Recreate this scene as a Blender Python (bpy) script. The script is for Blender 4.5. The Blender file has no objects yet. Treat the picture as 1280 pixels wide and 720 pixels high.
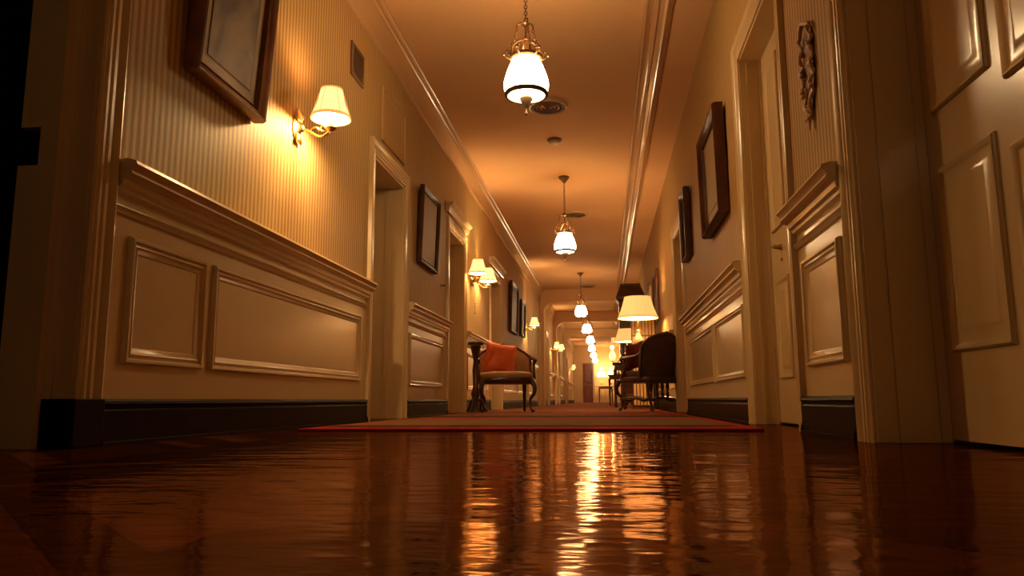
import bpy, math, random
from mathutils import Vector, Matrix
random.seed(4)
PI = math.pi
col = bpy.context.scene.collection
XL, XR, ZC, YB, YE = -1.66, 0.86, 3.05, -2.2, 42.0

# ------------------------------------------------------------------ materials
def mat(name, base=(.5, .5, .5), rough=.5, metal=0, coat=0, coat_rough=.1, emit=None, es=0, spec=.5):
    m = bpy.data.materials.new(name); m.use_nodes = True
    b = m.node_tree.nodes['Principled BSDF']
    b.inputs['Base Color'].default_value = (*base, 1)
    b.inputs['Roughness'].default_value = rough
    b.inputs['Metallic'].default_value = metal
    b.inputs['Coat Weight'].default_value = coat
    b.inputs['Coat Roughness'].default_value = coat_rough
    b.inputs['Specular IOR Level'].default_value = spec
    if emit:
        b.inputs['Emission Color'].default_value = (*emit, 1)
        b.inputs['Emission Strength'].default_value = es
    return m

def nodes(m):
    nt = m.node_tree
    return nt, nt.nodes['Principled BSDF'], (lambda t, **k: _new(nt, t, k)), nt.links.new

def _new(nt, t, k):
    n = nt.nodes.new(t)
    for a, v in k.items(): setattr(n, a, v)
    return n

def ramp(new, stops):
    r = new('ShaderNodeValToRGB')
    e = r.color_ramp.elements
    while len(e) < len(stops): e.new(.5)
    for i, (p, c) in enumerate(stops):
        e[i].position = p; e[i].color = (*c, 1)
    return r

def vary(m, c1, c2, scale=2, stretch=(1, 1, 1), bump=0, bscale=40, detail=4, dist=.01):
    """noise-mixed base colour plus a fine bump"""
    nt, b, new, link = nodes(m)
    tc = new('ShaderNodeTexCoord'); mp = new('ShaderNodeMapping'); mp.inputs['Scale'].default_value = stretch
    link(tc.outputs['Object'], mp.inputs['Vector'])
    n = new('ShaderNodeTexNoise'); n.inputs['Scale'].default_value = scale; n.inputs['Detail'].default_value = detail
    link(mp.outputs[0], n.inputs['Vector'])
    r = ramp(new, [(.3, c1), (.7, c2)]); link(n.outputs['Fac'], r.inputs[0]); link(r.outputs[0], b.inputs['Base Color'])
    if bump:
        n2 = new('ShaderNodeTexNoise'); n2.inputs['Scale'].default_value = bscale; n2.inputs['Detail'].default_value = 3
        link(mp.outputs[0], n2.inputs['Vector'])
        bp = new('ShaderNodeBump'); bp.inputs['Strength'].default_value = bump; bp.inputs['Distance'].default_value = dist
        link(n2.outputs['Fac'], bp.inputs['Height']); link(bp.outputs[0], b.inputs['Normal'])
    return m

M = {}
M['cream'] = vary(mat('cream_gloss_paint', rough=.3, coat=.5, coat_rough=.16), (.59, .44, .23), (.64, .485, .255), 1.6, bump=.12, bscale=9, dist=.008)
M['ceiling'] = vary(mat('ceiling_paint', rough=.8, spec=.08), (.68, .42, .21), (.74, .47, .245), .9, bump=.1, bscale=3)
M['black'] = vary(mat('black_gloss_skirting', rough=.4, spec=.07), (.007, .003, .002), (.012, .005, .003), 5, bump=.15, bscale=12)
M['dark_wood'] = vary(mat('dark_carved_wood', rough=.3, coat=.4), (.03, .009, .004), (.075, .022, .010), 6, (1, 1, 6))
M['frame_wood'] = vary(mat('walnut_frame_wood', rough=.3, coat=.4), (.11, .03, .012), (.22, .065, .022), 8, (1, 6, 1))
M['black_wood'] = vary(mat('ebonised_frame_wood', rough=.4, spec=.12), (.045, .015, .006), (.09, .03, .012), 8)
M['brass'] = vary(mat('aged_brass', rough=.28, metal=1), (.55, .34, .12), (.75, .5, .2), 12)
M['bronze'] = vary(mat('dark_bronze', rough=.4, metal=.45), (.13, .075, .035), (.22, .13, .065), 14)
M['bronze_dark'] = vary(mat('brown_bronze', rough=.6, spec=.3), (.05, .028, .013), (.085, .05, .025), 14)
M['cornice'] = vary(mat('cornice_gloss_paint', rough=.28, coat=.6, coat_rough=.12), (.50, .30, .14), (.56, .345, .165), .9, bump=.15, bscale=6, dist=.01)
M['gilt'] = vary(mat('gilt_carving', rough=.45), (.50, .32, .15), (.56, .37, .18), 16)
M['mount'] = vary(mat('picture_mount_board', rough=.6, spec=.3), (.30, .215, .11), (.34, .245, .125), 3)
M['upholstery'] = vary(mat('tan_upholstery', rough=.75), (.36, .20, .09), (.46, .27, .13), 10, bump=.25, bscale=120)
M['dark_upholstery'] = vary(mat('dark_brown_upholstery', rough=.8), (.045, .018, .009), (.075, .03, .014), 10, bump=.25, bscale=120)
M['red_cushion'] = vary(mat('red_silk_cushion', rough=.45), (.72, .09, .022), (.85, .20, .05), 7, bump=.4, bscale=9)
M['dark_red'] = vary(mat('dark_red_velvet', rough=.6), (.20, .018, .010), (.30, .035, .015), 7, bump=.4, bscale=9)
M['vent'] = vary(mat('brown_vent_metal', rough=.5), (.17, .095, .05), (.22, .125, .065), 9)
M['void'] = mat('painted_room_darkness', (.006, .005, .004), .9, spec=.1)  # near-black colour stands in for the missing light, not a wall paint
M['plastic'] = vary(mat('ivory_plastic', rough=.4), (.5, .38, .24), (.55, .43, .28), 5)
M['marble'] = vary(mat('dark_table_top', rough=.2, coat=.5), (.03, .012, .008), (.07, .03, .016), 6)
M['porcelain'] = vary(mat('cream_porcelain', rough=.25), (.6, .48, .3), (.68, .54, .34), 6)

# glass of the pendants: lit opal glass
def lit(name, colr, s, base=(.8, .6, .35), rough=.5):
    return mat(name, base, rough, emit=colr, es=s)
M['opal'] = lit('lit_opal_glass', (1, .66, .33), 36)
M['opal_far'] = lit('lit_opal_glass_distant', (1, .66, .33), 30)
M['opal_dim'] = lit('lit_opal_glass_dimmed', (1, .64, .31), 14)
M['bulb'] = lit('lit_bulb', (1, .68, .33), 60)

def shade_mat(name, inner, outer, s):
    """pleated fabric shade glowing from the lamp inside: seams and a trim band are woven into the cloth"""
    m = mat(name, (.75, .5, .25), .8, emit=(1, .5, .15), es=s)
    nt, b, new, link = nodes(m)
    tc = new('ShaderNodeTexCoord'); sep = new('ShaderNodeSeparateXYZ'); link(tc.outputs['Object'], sep.inputs[0])
    n = new('ShaderNodeTexNoise'); n.inputs['Scale'].default_value = 30; link(tc.outputs['Object'], n.inputs['Vector'])
    r = ramp(new, [(.2, outer), (.8, inner)]); link(n.outputs['Fac'], r.inputs[0]); link(r.outputs[0], b.inputs['Emission Color'])
    return m
M['shade'] = shade_mat('lit_cream_lampshade', (1, .62, .20), (1, .54, .15), .68)
M['shade_hot'] = shade_mat('lit_white_lampshade', (1, .63, .25), (1, .54, .18), 1.4)
M['shade_in'] = lit('lit_shade_lining', (1, .62, .26), 7)
M['trim_gold'] = mat('gold_shade_trim', (.65, .30, .08), .5, emit=(1, .42, .09), es=.8)
M['peach'] = lit('lit_peach_glass', (1, .38, .10), 4)

# wallpaper: narrow vertical stripes along the corridor (Y)
def wallpaper():
    m = mat('striped_wallpaper', rough=.6, spec=.12)
    nt, b, new, link = nodes(m)
    tc = new('ShaderNodeTexCoord'); sep = new('ShaderNodeSeparateXYZ'); link(tc.outputs['Object'], sep.inputs[0])
    mu = new('ShaderNodeMath', operation='MULTIPLY'); mu.inputs[1].default_value = 2 * PI / .040; link(sep.outputs['Y'], mu.inputs[0])
    sn = new('ShaderNodeMath', operation='SINE'); link(mu.outputs[0], sn.inputs[0])
    r = ramp(new, [(.0, (.37, .21, .078)), (.35, (.40, .235, .088)), (.6, (.56, .375, .155)), (1, (.58, .39, .165))])
    ad = new('ShaderNodeMath', operation='MULTIPLY_ADD'); ad.inputs[1].default_value = .5; ad.inputs[2].default_value = .5
    link(sn.outputs[0], ad.inputs[0]); link(ad.outputs[0], r.inputs[0])
    n = new('ShaderNodeTexNoise'); n.inputs['Scale'].default_value = 1.3; link(tc.outputs['Object'], n.inputs['Vector'])
    mx = new('ShaderNodeMix', data_type='RGBA', blend_type='MULTIPLY'); mx.inputs[0].default_value = .25
    link(r.outputs[0], mx.inputs[6]); link(n.outputs['Color'], mx.inputs[7]); link(mx.outputs[2], b.inputs['Base Color'])
    bp = new('ShaderNodeBump'); bp.inputs['Strength'].default_value = .3; bp.inputs['Distance'].default_value = .002
    link(ad.outputs[0], bp.inputs['Height']); link(bp.outputs[0], b.inputs['Normal'])
    return m
M['paper'] = wallpaper()

# polished parquet with a wavy varnish
def parquet():
    m = mat('polished_parquet', rough=.075, spec=.5)
    m.node_tree.nodes['Principled BSDF'].inputs['Specular Tint'].default_value = (1, .60, .36, 1)
    nt, b, new, link = nodes(m)
    tc = new('ShaderNodeTexCoord'); sep = new('ShaderNodeSeparateXYZ'); link(tc.outputs['Object'], sep.inputs[0])
    # chevron: y + |x mod w| gives the slanted boards
    mod = new('ShaderNodeMath', operation='PINGPONG'); mod.inputs[1].default_value = .42; link(sep.outputs['X'], mod.inputs[0])
    ad = new('ShaderNodeMath', operation='ADD'); link(sep.outputs['Y'], ad.inputs[0]); link(mod.outputs[0], ad.inputs[1])
    d = new('ShaderNodeMath', operation='DIVIDE'); d.inputs[1].default_value = .11; link(ad.outputs[0], d.inputs[0])
    fl = new('ShaderNodeMath', operation='FLOOR'); link(d.outputs[0], fl.inputs[0])
    fr = new('ShaderNodeMath', operation='FRACT'); link(d.outputs[0], fr.inputs[0])
    xd = new('ShaderNodeMath', operation='DIVIDE'); xd.inputs[1].default_value = .42; link(sep.outputs['X'], xd.inputs[0])
    xf = new('ShaderNodeMath', operation='FLOOR'); link(xd.outputs[0], xf.inputs[0])
    cb = new('ShaderNodeCombineXYZ'); link(fl.outputs[0], cb.inputs[0]); link(xf.outputs[0], cb.inputs[1])
    wn = new('ShaderNodeTexWhiteNoise', noise_dimensions='3D'); link(cb.outputs[0], wn.inputs['Vector'])
    rb = ramp(new, [(0, (.030, .006, .003)), (.5, (.075, .015, .005)), (.8, (.15, .035, .009)), (1, (.27, .07, .016))])
    link(wn.outputs['Value'], rb.inputs[0])
    gm = new('ShaderNodeMapping'); gm.inputs['Scale'].default_value = (6, 40, 1); link(tc.outputs['Object'], gm.inputs['Vector'])
    gn = new('ShaderNodeTexNoise'); gn.inputs['Scale'].default_value = 1; gn.inputs['Detail'].default_value = 5; link(gm.outputs[0], gn.inputs['Vector'])
    gr = ramp(new, [(.3, (.45, .45, .45)), (.75, (1.2, 1.2, 1.2))]); link(gn.outputs['Fac'], gr.inputs[0])
    mx = new('ShaderNodeMix', data_type='RGBA', blend_type='MULTIPLY'); mx.inputs[0].default_value = 1
    link(rb.outputs[0], mx.inputs[6]); link(gr.outputs[0], mx.inputs[7])
    seam = ramp(new, [(.0, (0, 0, 0)), (.04, (1, 1, 1)), (.96, (1, 1, 1)), (1, (0, 0, 0))]); link(fr.outputs[0], seam.inputs[0])
    m2 = new('ShaderNodeMix', data_type='RGBA', blend_type='MULTIPLY'); m2.inputs[0].default_value = .7
    link(mx.outputs[2], m2.inputs[6]); link(seam.outputs[0], m2.inputs[7]); link(m2.outputs[2], b.inputs['Base Color'])
    # varnish ripples, long across the corridor
    h = None
    for sc, amp in (((2.0, 4.5, 1), 1.0), ((8, 17, 1), .52), ((26, 55, 1), .11)):
        mp = new('ShaderNodeMapping'); mp.inputs['Scale'].default_value = sc; mp.inputs['Rotation'].default_value = (0, 0, .12)
        link(tc.outputs['Object'], mp.inputs['Vector'])
        nn = new('ShaderNodeTexNoise'); nn.inputs['Scale'].default_value = 1; nn.inputs['Detail'].default_value = 1.5; link(mp.outputs[0], nn.inputs['Vector'])
        mm = new('ShaderNodeMath', operation='MULTIPLY'); mm.inputs[1].default_value = amp; link(nn.outputs['Fac'], mm.inputs[0])
        if h is None: h = mm
        else:
            a2 = new('ShaderNodeMath', operation='ADD'); link(h.outputs[0], a2.inputs[0]); link(mm.outputs[0], a2.inputs[1]); h = a2
    bp = new('ShaderNodeBump'); bp.inputs['Strength'].default_value = 1; bp.inputs['Distance'].default_value = .0042
    link(h.outputs[0], bp.inputs['Height']); link(bp.outputs[0], b.inputs['Normal'])
    b.inputs['Specular IOR Level'].default_value = 0
    gl = new('ShaderNodeBsdfGlossy'); gl.inputs['Color'].default_value = (.66, .40, .25, 1); gl.inputs['Roughness'].default_value = .085
    fz = new('ShaderNodeFresnel'); fz.inputs['IOR'].default_value = 1.5
    link(bp.outputs[0], gl.inputs['Normal']); link(bp.outputs[0], fz.inputs['Normal'])
    ms = new('ShaderNodeMixShader'); link(fz.outputs[0], ms.inputs[0]); link(b.outputs[0], ms.inputs[1]); link(gl.outputs[0], ms.inputs[2])
    link(ms.outputs[0], nt.nodes['Material Output'].inputs['Surface'])
    return m
M['parquet'] = parquet()

# runner carpet: red border bands and a muted olive / rust pattern
def carpet():
    m = mat('patterned_carpet', rough=.9, spec=.1)
    nt, b, new, link = nodes(m)
    tc = new('ShaderNodeTexCoord'); sep = new('ShaderNodeSeparateXYZ'); link(tc.outputs['Object'], sep.inputs[0])
    ym = new('ShaderNodeMath', operation='FRACT'); ys = new('ShaderNodeMath', operation='MULTIPLY_ADD')
    ys.inputs[1].default_value = 1 / 4.6; ys.inputs[2].default_value = -3.50 / 4.6
    link(sep.outputs['Y'], ys.inputs[0]); link(ys.outputs[0], ym.inputs[0])
    red, oli, drk, rst = (.30, .022, .010), (.17, .085, .028), (.035, .016, .010), (.26, .050, .016)
    r = ramp(new, [(0, red), (.05, drk), (.10, oli), (.36, oli), (.40, rst), (.52, drk), (.60, red), (.72, oli), (.90, rst)])
    r.color_ramp.interpolation = 'CONSTANT'
    link(ym.outputs[0], r.inputs[0])
    mp = new('ShaderNodeMapping'); mp.inputs['Scale'].default_value = (3, 3, 1); link(tc.outputs['Object'], mp.inputs['Vector'])
    v = new('ShaderNodeTexVoronoi'); v.inputs['Scale'].default_value = 1; link(mp.outputs[0], v.inputs['Vector'])
    vr = ramp(new, [(.12, (.55, .16, .05)), (.2, (1, 1, 1))]); link(v.outputs['Distance'], vr.inputs[0])
    mx = new('ShaderNodeMix', data_type='RGBA', blend_type='MULTIPLY'); mx.inputs[0].default_value = .8
    link(r.outputs[0], mx.inputs[6]); link(vr.outputs[0], mx.inputs[7])
    ax = new('ShaderNodeMath', operation='ABSOLUTE'); of = new('ShaderNodeMath', operation='ADD'); of.inputs[1].default_value = .40
    link(sep.outputs['X'], of.inputs[0]); link(of.outputs[0], ax.inputs[0])
    gt = new('ShaderNodeMath', operation='GREATER_THAN'); gt.inputs[1].default_value = 1.03; link(ax.outputs[0], gt.inputs[0])
    m3 = new('ShaderNodeMix', data_type='RGBA'); link(gt.outputs[0], m3.inputs[0]); link(mx.outputs[2], m3.inputs[6]); m3.inputs[7].default_value = (*red, 1)
    link(m3.outputs[2], b.inputs['Base Color'])
    n = new('ShaderNodeTexNoise'); n.inputs['Scale'].default_value = 300; link(tc.outputs['Object'], n.inputs['Vector'])
    bp = new('ShaderNodeBump'); bp.inputs['Strength'].default_value = .4; bp.inputs['Distance'].default_value = .004
    link(n.outputs['Fac'], bp.inputs['Height']); link(bp.outputs[0], b.inputs['Normal'])
    return m
M['carpet'] = carpet()

def artwork(name, sky, dark, scale):
    m = mat(name, rough=.55, spec=.35)
    nt, b, new, link = nodes(m)
    tc = new('ShaderNodeTexCoord')
    n = new('ShaderNodeTexNoise'); n.inputs['Scale'].default_value = scale; n.inputs['Detail'].default_value = 9; n.inputs['Distortion'].default_value = .6
    link(tc.outputs['Object'], n.inputs['Vector'])
    r = ramp(new, [(.34, dark), (.5, tuple((a + c) / 2 for a, c in zip(sky, dark))), (.66, sky)])
    link(n.outputs['Fac'], r.inputs[0]); link(r.outputs[0], b.inputs['Base Color'])
    return m
M['print'] = artwork('sepia_landscape_print', (.36, .25, .125), (.07, .036, .016), 3.4)
M['print_dark'] = artwork('dark_oil_picture', (.16, .09, .045), (.05, .025, .015), 5)
M['slats'] = vary(mat('gold_slatted_fabric', rough=.6), (.55, .36, .15), (.62, .42, .18), 5)

# ------------------------------------------------------------------ mesh builder
class MB:
    def __init__(s): s.v, s.f, s.m = [], [], []
    def add(s, vs, fs, mi=0):
        o = len(s.v); s.v += [tuple(v) for v in vs]; s.f += [tuple(o + i for i in f) for f in fs]; s.m += [mi] * len(fs); return s
    def box(s, x0, x1, y0, y1, z0, z1, mi=0):
        vs = [(x, y, z) for x in (x0, x1) for y in (y0, y1) for z in (z0, z1)]
        return s.add(vs, [(0, 1, 3, 2), (4, 6, 7, 5), (0, 4, 5, 1), (2, 3, 7, 6), (0, 2, 6, 4), (1, 5, 7, 3)], mi)
    def strip(s, rows, mi=0, closed=False, caps=False, loop=False):
        n = len(rows[0]); vs = [p for r in rows for p in r]; fs = []
        R = len(rows)
        for i in range(R if loop else R - 1):
            for j in range(n if closed else n - 1):
                k = (j + 1) % n; q = (i + 1) % R
                fs.append((i * n + j, i * n + k, q * n + k, q * n + j))
        if caps: fs += [tuple(range(n))[::-1], tuple((R - 1) * n + j for j in range(n))]
        return s.add(vs, fs, mi)
    def lathe(s, prof, c=(0, 0, 0), seg=24, mi=0, caps=False, pleat=0, npl=0):
        rows = []
        for r, z in prof:
            rows.append([(c[0] + (r + pleat * r * math.cos(npl * 2 * PI * j / seg)) * math.cos(2 * PI * j / seg),
                          c[1] + (r + pleat * r * math.cos(npl * 2 * PI * j / seg)) * math.sin(2 * PI * j / seg), c[2] + z) for j in range(seg)])
        return s.strip(rows, mi, closed=True, caps=caps)
    def tube(s, pts, rad, seg=8, mi=0, closed=False):
        pts = [Vector(p) for p in pts]; N = len(pts)
        if not hasattr(rad, '__len__'): rad = [rad] * N
        rows = []; up = None
        for i, p in enumerate(pts):
            a = pts[(i - 1) % N] if (closed or i) else p; b = pts[(i + 1) % N] if (closed or i < N - 1) else p
            t = (b - a).normalized()
            if up is None:
                up = Vector((0, 0, 1)) if abs(t.z) < .9 else Vector((1, 0, 0))
            u = (up - t * up.dot(t)).normalized(); up = u; w = t.cross(u)
            rows.append([tuple(p + (u * math.cos(2 * PI * k / seg) + w * math.sin(2 * PI * k / seg)) * rad[i]) for k in range(seg)])
        return s.strip(rows, mi, closed=True, caps=not closed, loop=closed)
    def torus(s, c, R, r, axis='z', seg=24, sec=8, sc=(1, 1)):
        pts = []
        for k in range(seg):
            a = 2 * PI * k / seg; p, q = R * sc[0] * math.cos(a), R * sc[1] * math.sin(a)
            pts.append({'z': (p, q, 0), 'x': (0, p, q), 'y': (p, 0, q)}[axis])
        return s.tube([(c[0] + x, c[1] + y, c[2] + z) for x, y, z in pts], r, sec, closed=True)
    def ball(s, c, r, seg=12, sz=1):
        n = 8
        return s.lathe([(max(.0005, r * math.sin(PI * i / n)), -r * sz * math.cos(PI * i / n)) for i in range(n + 1)], c, seg, caps=True)
    def build(s, name, mats, parent=None, smooth=False, bevel=0, loc=None, rot=None):
        me = bpy.data.meshes.new(name); me.from_pydata(s.v, [], s.f)
        for mm in (mats if isinstance(mats, (list, tuple)) else [mats]): me.materials.append(mm)
        me.polygons.foreach_set('material_index', s.m)
        import bmesh
        bm = bmesh.new(); bm.from_mesh(me); bmesh.ops.recalc_face_normals(bm, faces=bm.faces)
        bm.to_mesh(me); bm.free()
        if smooth:
            me.polygons.foreach_set('use_smooth', [True] * len(me.polygons))
            me.set_sharp_from_angle(angle=math.radians(42))
        me.update()
        o = bpy.data.objects.new(name, me); col.objects.link(o)
        if parent: o.parent = parent
        if bevel:
            b = o.modifiers.new('bevel', 'BEVEL'); b.width = bevel; b.segments = 2; b.limit_method = 'ANGLE'
        if loc: o.location = loc
        if rot: o.rotation_euler = rot
        return o

def tag(o, label=None, cat=None, group=None, kind=None):
    if label: o['label'] = label
    if cat: o['category'] = cat
    if group: o['group'] = group
    if kind: o['kind'] = kind
    return o
def empty(name, loc, rz=0, sc=1):
    o = bpy.data.objects.new(name, None); o.empty_display_size = .1; col.objects.link(o)
    o.location = loc; o.rotation_euler.z = rz; o.scale = (sc,) * 3
    return o
KIDS = lambda o: [c for c in bpy.data.objects if c.parent == o]
def copy_tree(o, parent=None):
    kids = KIDS(o); c = o.copy(); col.objects.link(c); c.parent = parent
    for k in kids: copy_tree(k, c)
    return c

# a wall frame of reference: side -1 = left wall, +1 = right wall; P(y, z, out) -> world
def P(side, y, z, out):
    return ((XL + out) if side < 0 else (XR - out), y, z)

def extrude_y(mb, side, prof, y0, y1, mi=0, x_off=0):
    rows = [[P(side, y, z, o + x_off) for o, z in prof] for y in (y0, y1)]
    mb.strip(rows, mi); n = len(prof)
    for y in (y0, y1):
        mb.add([P(side, y, z, o + x_off) for o, z in prof], [tuple(range(n))], mi)
def frame_rings(mb, fn, y0, y1, z0, z1, prof, mi=0, fill=False):
    rows = [[fn(y0 + d, z0 + d, n), fn(y1 - d, z0 + d, n), fn(y1 - d, z1 - d, n), fn(y0 + d, z1 - d, n)] for d, n in prof]
    mb.strip(rows, mi, closed=True)
    if fill: mb.add(rows[-1], [(0, 1, 2, 3)], mi)

RAIL = [(0, .972), (.055, .972), (.082, .962), (.086, .950), (.072, .940), (.066, .928), (.070, .918), (.056, .906), (.040, .902), (.036, .882), (.022, .874), (.020, .862), (0, .855)]
RAIL2 = [(0, .818), (.012, .818), (.022, .810), (.014, .800), (.010, .790), (0, .786)]
BASE = [(0, .152), (.016, .152), (.030, .145), (.033, .136), (.022, .128), (.020, .120), (.026, .112), (.026, .012), (.036, .010), (.036, 0)]
PAN = [(0, 0), (.001, .010), (.006, .018), (.014, .016), (.018, .009), (.024, .010), (.030, .013), (.036, .007), (.044, .004), (.048, 0)]
PANBIG = [(0, 0), (.001, .012), (.007, .021), (.016, .020), (.021, .011), (.028, .011), (.034, .016), (.042, .009), (.052, .006), (.060, 0)]
CASE = [(0, 0), (0, .010), (.008, .016), (.016, .011), (.022, .011), (.028, .018), (.038, .018), (.044, .011), (.050, .011), (.056, .018), (.070, .018), (.076, .012), (.084, .022), (.098, .030), (.108, .026), (.112, 0)]

# ------------------------------------------------------------------ openings   (y0, y1, top, depth)
OPL = [(.7, 2.20, 2.35, .34), (5.22, 6.06, 1.95, .36), (7.93, 8.80, 2.02, .30), (10.98, 12.05, 2.0, .34), (18.6, 19.5, 2.0, .3), (21.6, 22.6, 2.0, .3), (27, 28, 2.0, .3), (33, 34, 2.0, .3)]
OPR = [(1.35, 2.57, 2.35, .22), (3.50, 4.49, 2.20, .125), (8.02, 9.0, 2.05, .16), (13.6, 14.6, 2.05, .16), (20, 21, 2.05, .16), (26, 27, 2.05, .16), (33, 34, 2.05, .16)]
TH = .5

def wall(side, ops, name):
    mb = MB()
    def blk(y0, y1, z0, z1, d0=0, d1=None, mi=0):
        if d1 is None: d1 = .19 if (side < 0 and y1 < 5.3) else TH
        a = P(side, y0, z0, -d0); b = P(side, y1, z1, -d1)
        mb.box(min(a[0], b[0]), max(a[0], b[0]), y0, y1, z0, z1, mi)
    def segm(y0, y1, z0, z1):
        blk(y0, y1, z0, z1, .002, None, 0)
        # corridor skin: painted dado, striped paper above
        zs = [z0] + ([.90] if z0 < .9 < z1 else []) + [z1]
        for a, b in zip(zs, zs[1:]):
            mb.add([P(side, y0, a, 0), P(side, y1, a, 0), P(side, y1, b, 0), P(side, y0, b, 0)], [(0, 1, 2, 3)], 1 if a >= .89 else 0)
    y = YB
    for (a, b, t, d) in ops:
        segm(y, a, 0, ZC); segm(a, b, t, ZC); y = b
    segm(y, YE, 0, ZC)
    o = mb.build(name, [M['cream'], M['paper']])
    return tag(o, ('left' if side < 0 else 'right') + ' corridor wall, cream dado below striped paper', 'wall', kind='structure')
wall(-1, OPL, 'wall_left'); wall(1, OPR, 'wall_right')
tag(MB().box(XL - .5, XR + .5, YB - .1, YB, -.1, ZC + .1).build('wall_back', M['void']), 'dark wall closing the corridor behind the viewpoint', 'wall', kind='structure')

mb = MB(); mb.box(-3.2, 2.2, YB, YE + 1, -.1, 0)
tag(mb.build('floor', M['parquet']), 'glossy dark red-brown parquet floor with rippled varnish', 'floor', kind='structure')
mb = MB(); mb.box(-3.2, 2.2, YB, YE + 1, ZC, ZC + .1)
tag(mb.build('ceiling', M['ceiling']), 'warm cream corridor ceiling', 'ceiling', kind='structure')
mb = MB(); mb.box(-1.46, .70, 3.50, 41.2, 0.0, .012)
tag(mb.build('carpet_runner', M['carpet'], bevel=.004), 'long patterned carpet with red borders and olive bands on the parquet', 'carpet')

# left cornice and right ceiling border
mb = MB()
LC = [(0, 2.79), (.012, 2.79), (.028, 2.80), (.030, 2.815), (.018, 2.825), (.020, 2.86), (.032, 2.93), (.055, 2.975), (.060, 2.985), (.075, 2.99), (.085, 3.005), (.080, 3.018), (.098, 3.025), (.112, 3.036), (.112, ZC)]
extrude_y(mb, -1, LC, YB, YE)
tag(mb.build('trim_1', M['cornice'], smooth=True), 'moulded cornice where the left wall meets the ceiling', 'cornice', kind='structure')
mb = MB()
RC = [(.285, ZC), (.29, 3.034), (.30, 3.030), (.315, 3.016), (.335, 3.006), (.35, 3.012), (.358, 3.022), (.385, 3.026), (.40, 3.016), (.42, 3.020), (.43, 3.035), (.47, 3.036), (.48, 3.028), (.495, 3.03), (.505, ZC)]
extrude_y(mb, 1, RC, YB, YE)
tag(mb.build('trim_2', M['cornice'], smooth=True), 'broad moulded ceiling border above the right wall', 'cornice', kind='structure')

# ------------------------------------------------------------------ baseboards
def baseboard(side, ops, name, cut):
    mb = MB(); y = YB
    for (a, b, t, d) in ops:
        e = a - .114; 
        if e > y: extrude_y(mb, side, BASE, y, e)
        y = b + .114
    extrude_y(mb, side, BASE, y, YE)
    tag(mb.build(name, M['black']), 'black glossy baseboard along the ' + ('left' if side < 0 else 'right') + ' wall', 'baseboard', kind='structure')
baseboard(-1, OPL, 'baseboard_left', None); baseboard(1, OPR, 'baseboard_right', None)

# ------------------------------------------------------------------ wainscot segments: rail + framed panels
tn = [3]
def wainscot(side, y0, y1, panels, where, big=False):
    mb = MB(); extrude_y(mb, side, RAIL, y0, y1); extrude_y(mb, side, RAIL2, y0, y1)
    r = mb.build('trim_%d' % tn[0], M['cream'], smooth=True); tn[0] += 1
    tag(r, 'moulded chair rail over the dado ' + where, 'chair rail', kind='structure')
    for a, b in panels:
        mb = MB(); frame_rings(mb, lambda y, z, n: P(side, y, z, n), a, b, .272, .722, PANBIG if big else PAN)
        mb.build('panel_moulding', M['cream'], r, smooth=True)
wainscot(-1, 2.314, 5.104, [(2.42, 2.935), (3.00, 4.98)], 'on the left wall below the large tilted picture', True)
wainscot(-1, 6.174, 7.816, [(6.30, 7.66)], 'on the left wall between the first two doorways')
wainscot(-1, 8.914, 10.866, [(9.05, 9.85), (9.98, 10.72)], 'on the left wall below the double sconce')
wainscot(-1, 12.2, 18.45, [(12.35, 14.3), (14.45, 16.3), (16.45, 18.3)], 'on the left wall beyond the red-cushion chair')
wainscot(-1, 22.75, 26.85, [(22.9, 24.7), (24.85, 26.7)], 'on the left wall far down the corridor')
wainscot(-1, 28.15, 32.85, [(28.3, 30.4), (30.6, 32.7)], 'on the left wall near the corridor end')
wainscot(-1, 34.15, 41.9, [(34.3, 38), (38.2, 41.7)], 'on the left wall at the corridor end')
wainscot(1, 2.684, 3.386, [(2.78, 3.29)], 'on the narrow right pier between the two near doors', True)
wainscot(1, 4.604, 7.906, [(4.73, 5.93), (6.05, 7.75)], 'on the right wall below the two dark pictures')
wainscot(1, 9.15, 13.45, [(9.3, 11.2), (11.35, 13.3)], 'on the right wall behind the lamp tables')
wainscot(1, 14.75, 19.85, [(14.9, 17.2), (17.4, 19.7)], 'on the right wall beyond the lamp tables')
wainscot(1, 21.15, 25.85, [(21.3, 25.7)], 'on the right wall far down the corridor')
wainscot(1, 27.15, 41.9, [(27.3, 32.5), (34.3, 41.5)], 'on the right wall at the corridor end')

# framed transom panel above the first left doorway
mb = MB(); frame_rings(mb, lambda y, z, n: P(-1, y, z, n), 5.36, 6.02, 2.12, 2.56, PAN)
tag(mb.build('trim_%d' % tn[0], M['paper'], smooth=True), 'framed panel above the first doorway on the left wall', 'wall panel', kind='structure'); tn[0] += 1

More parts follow.
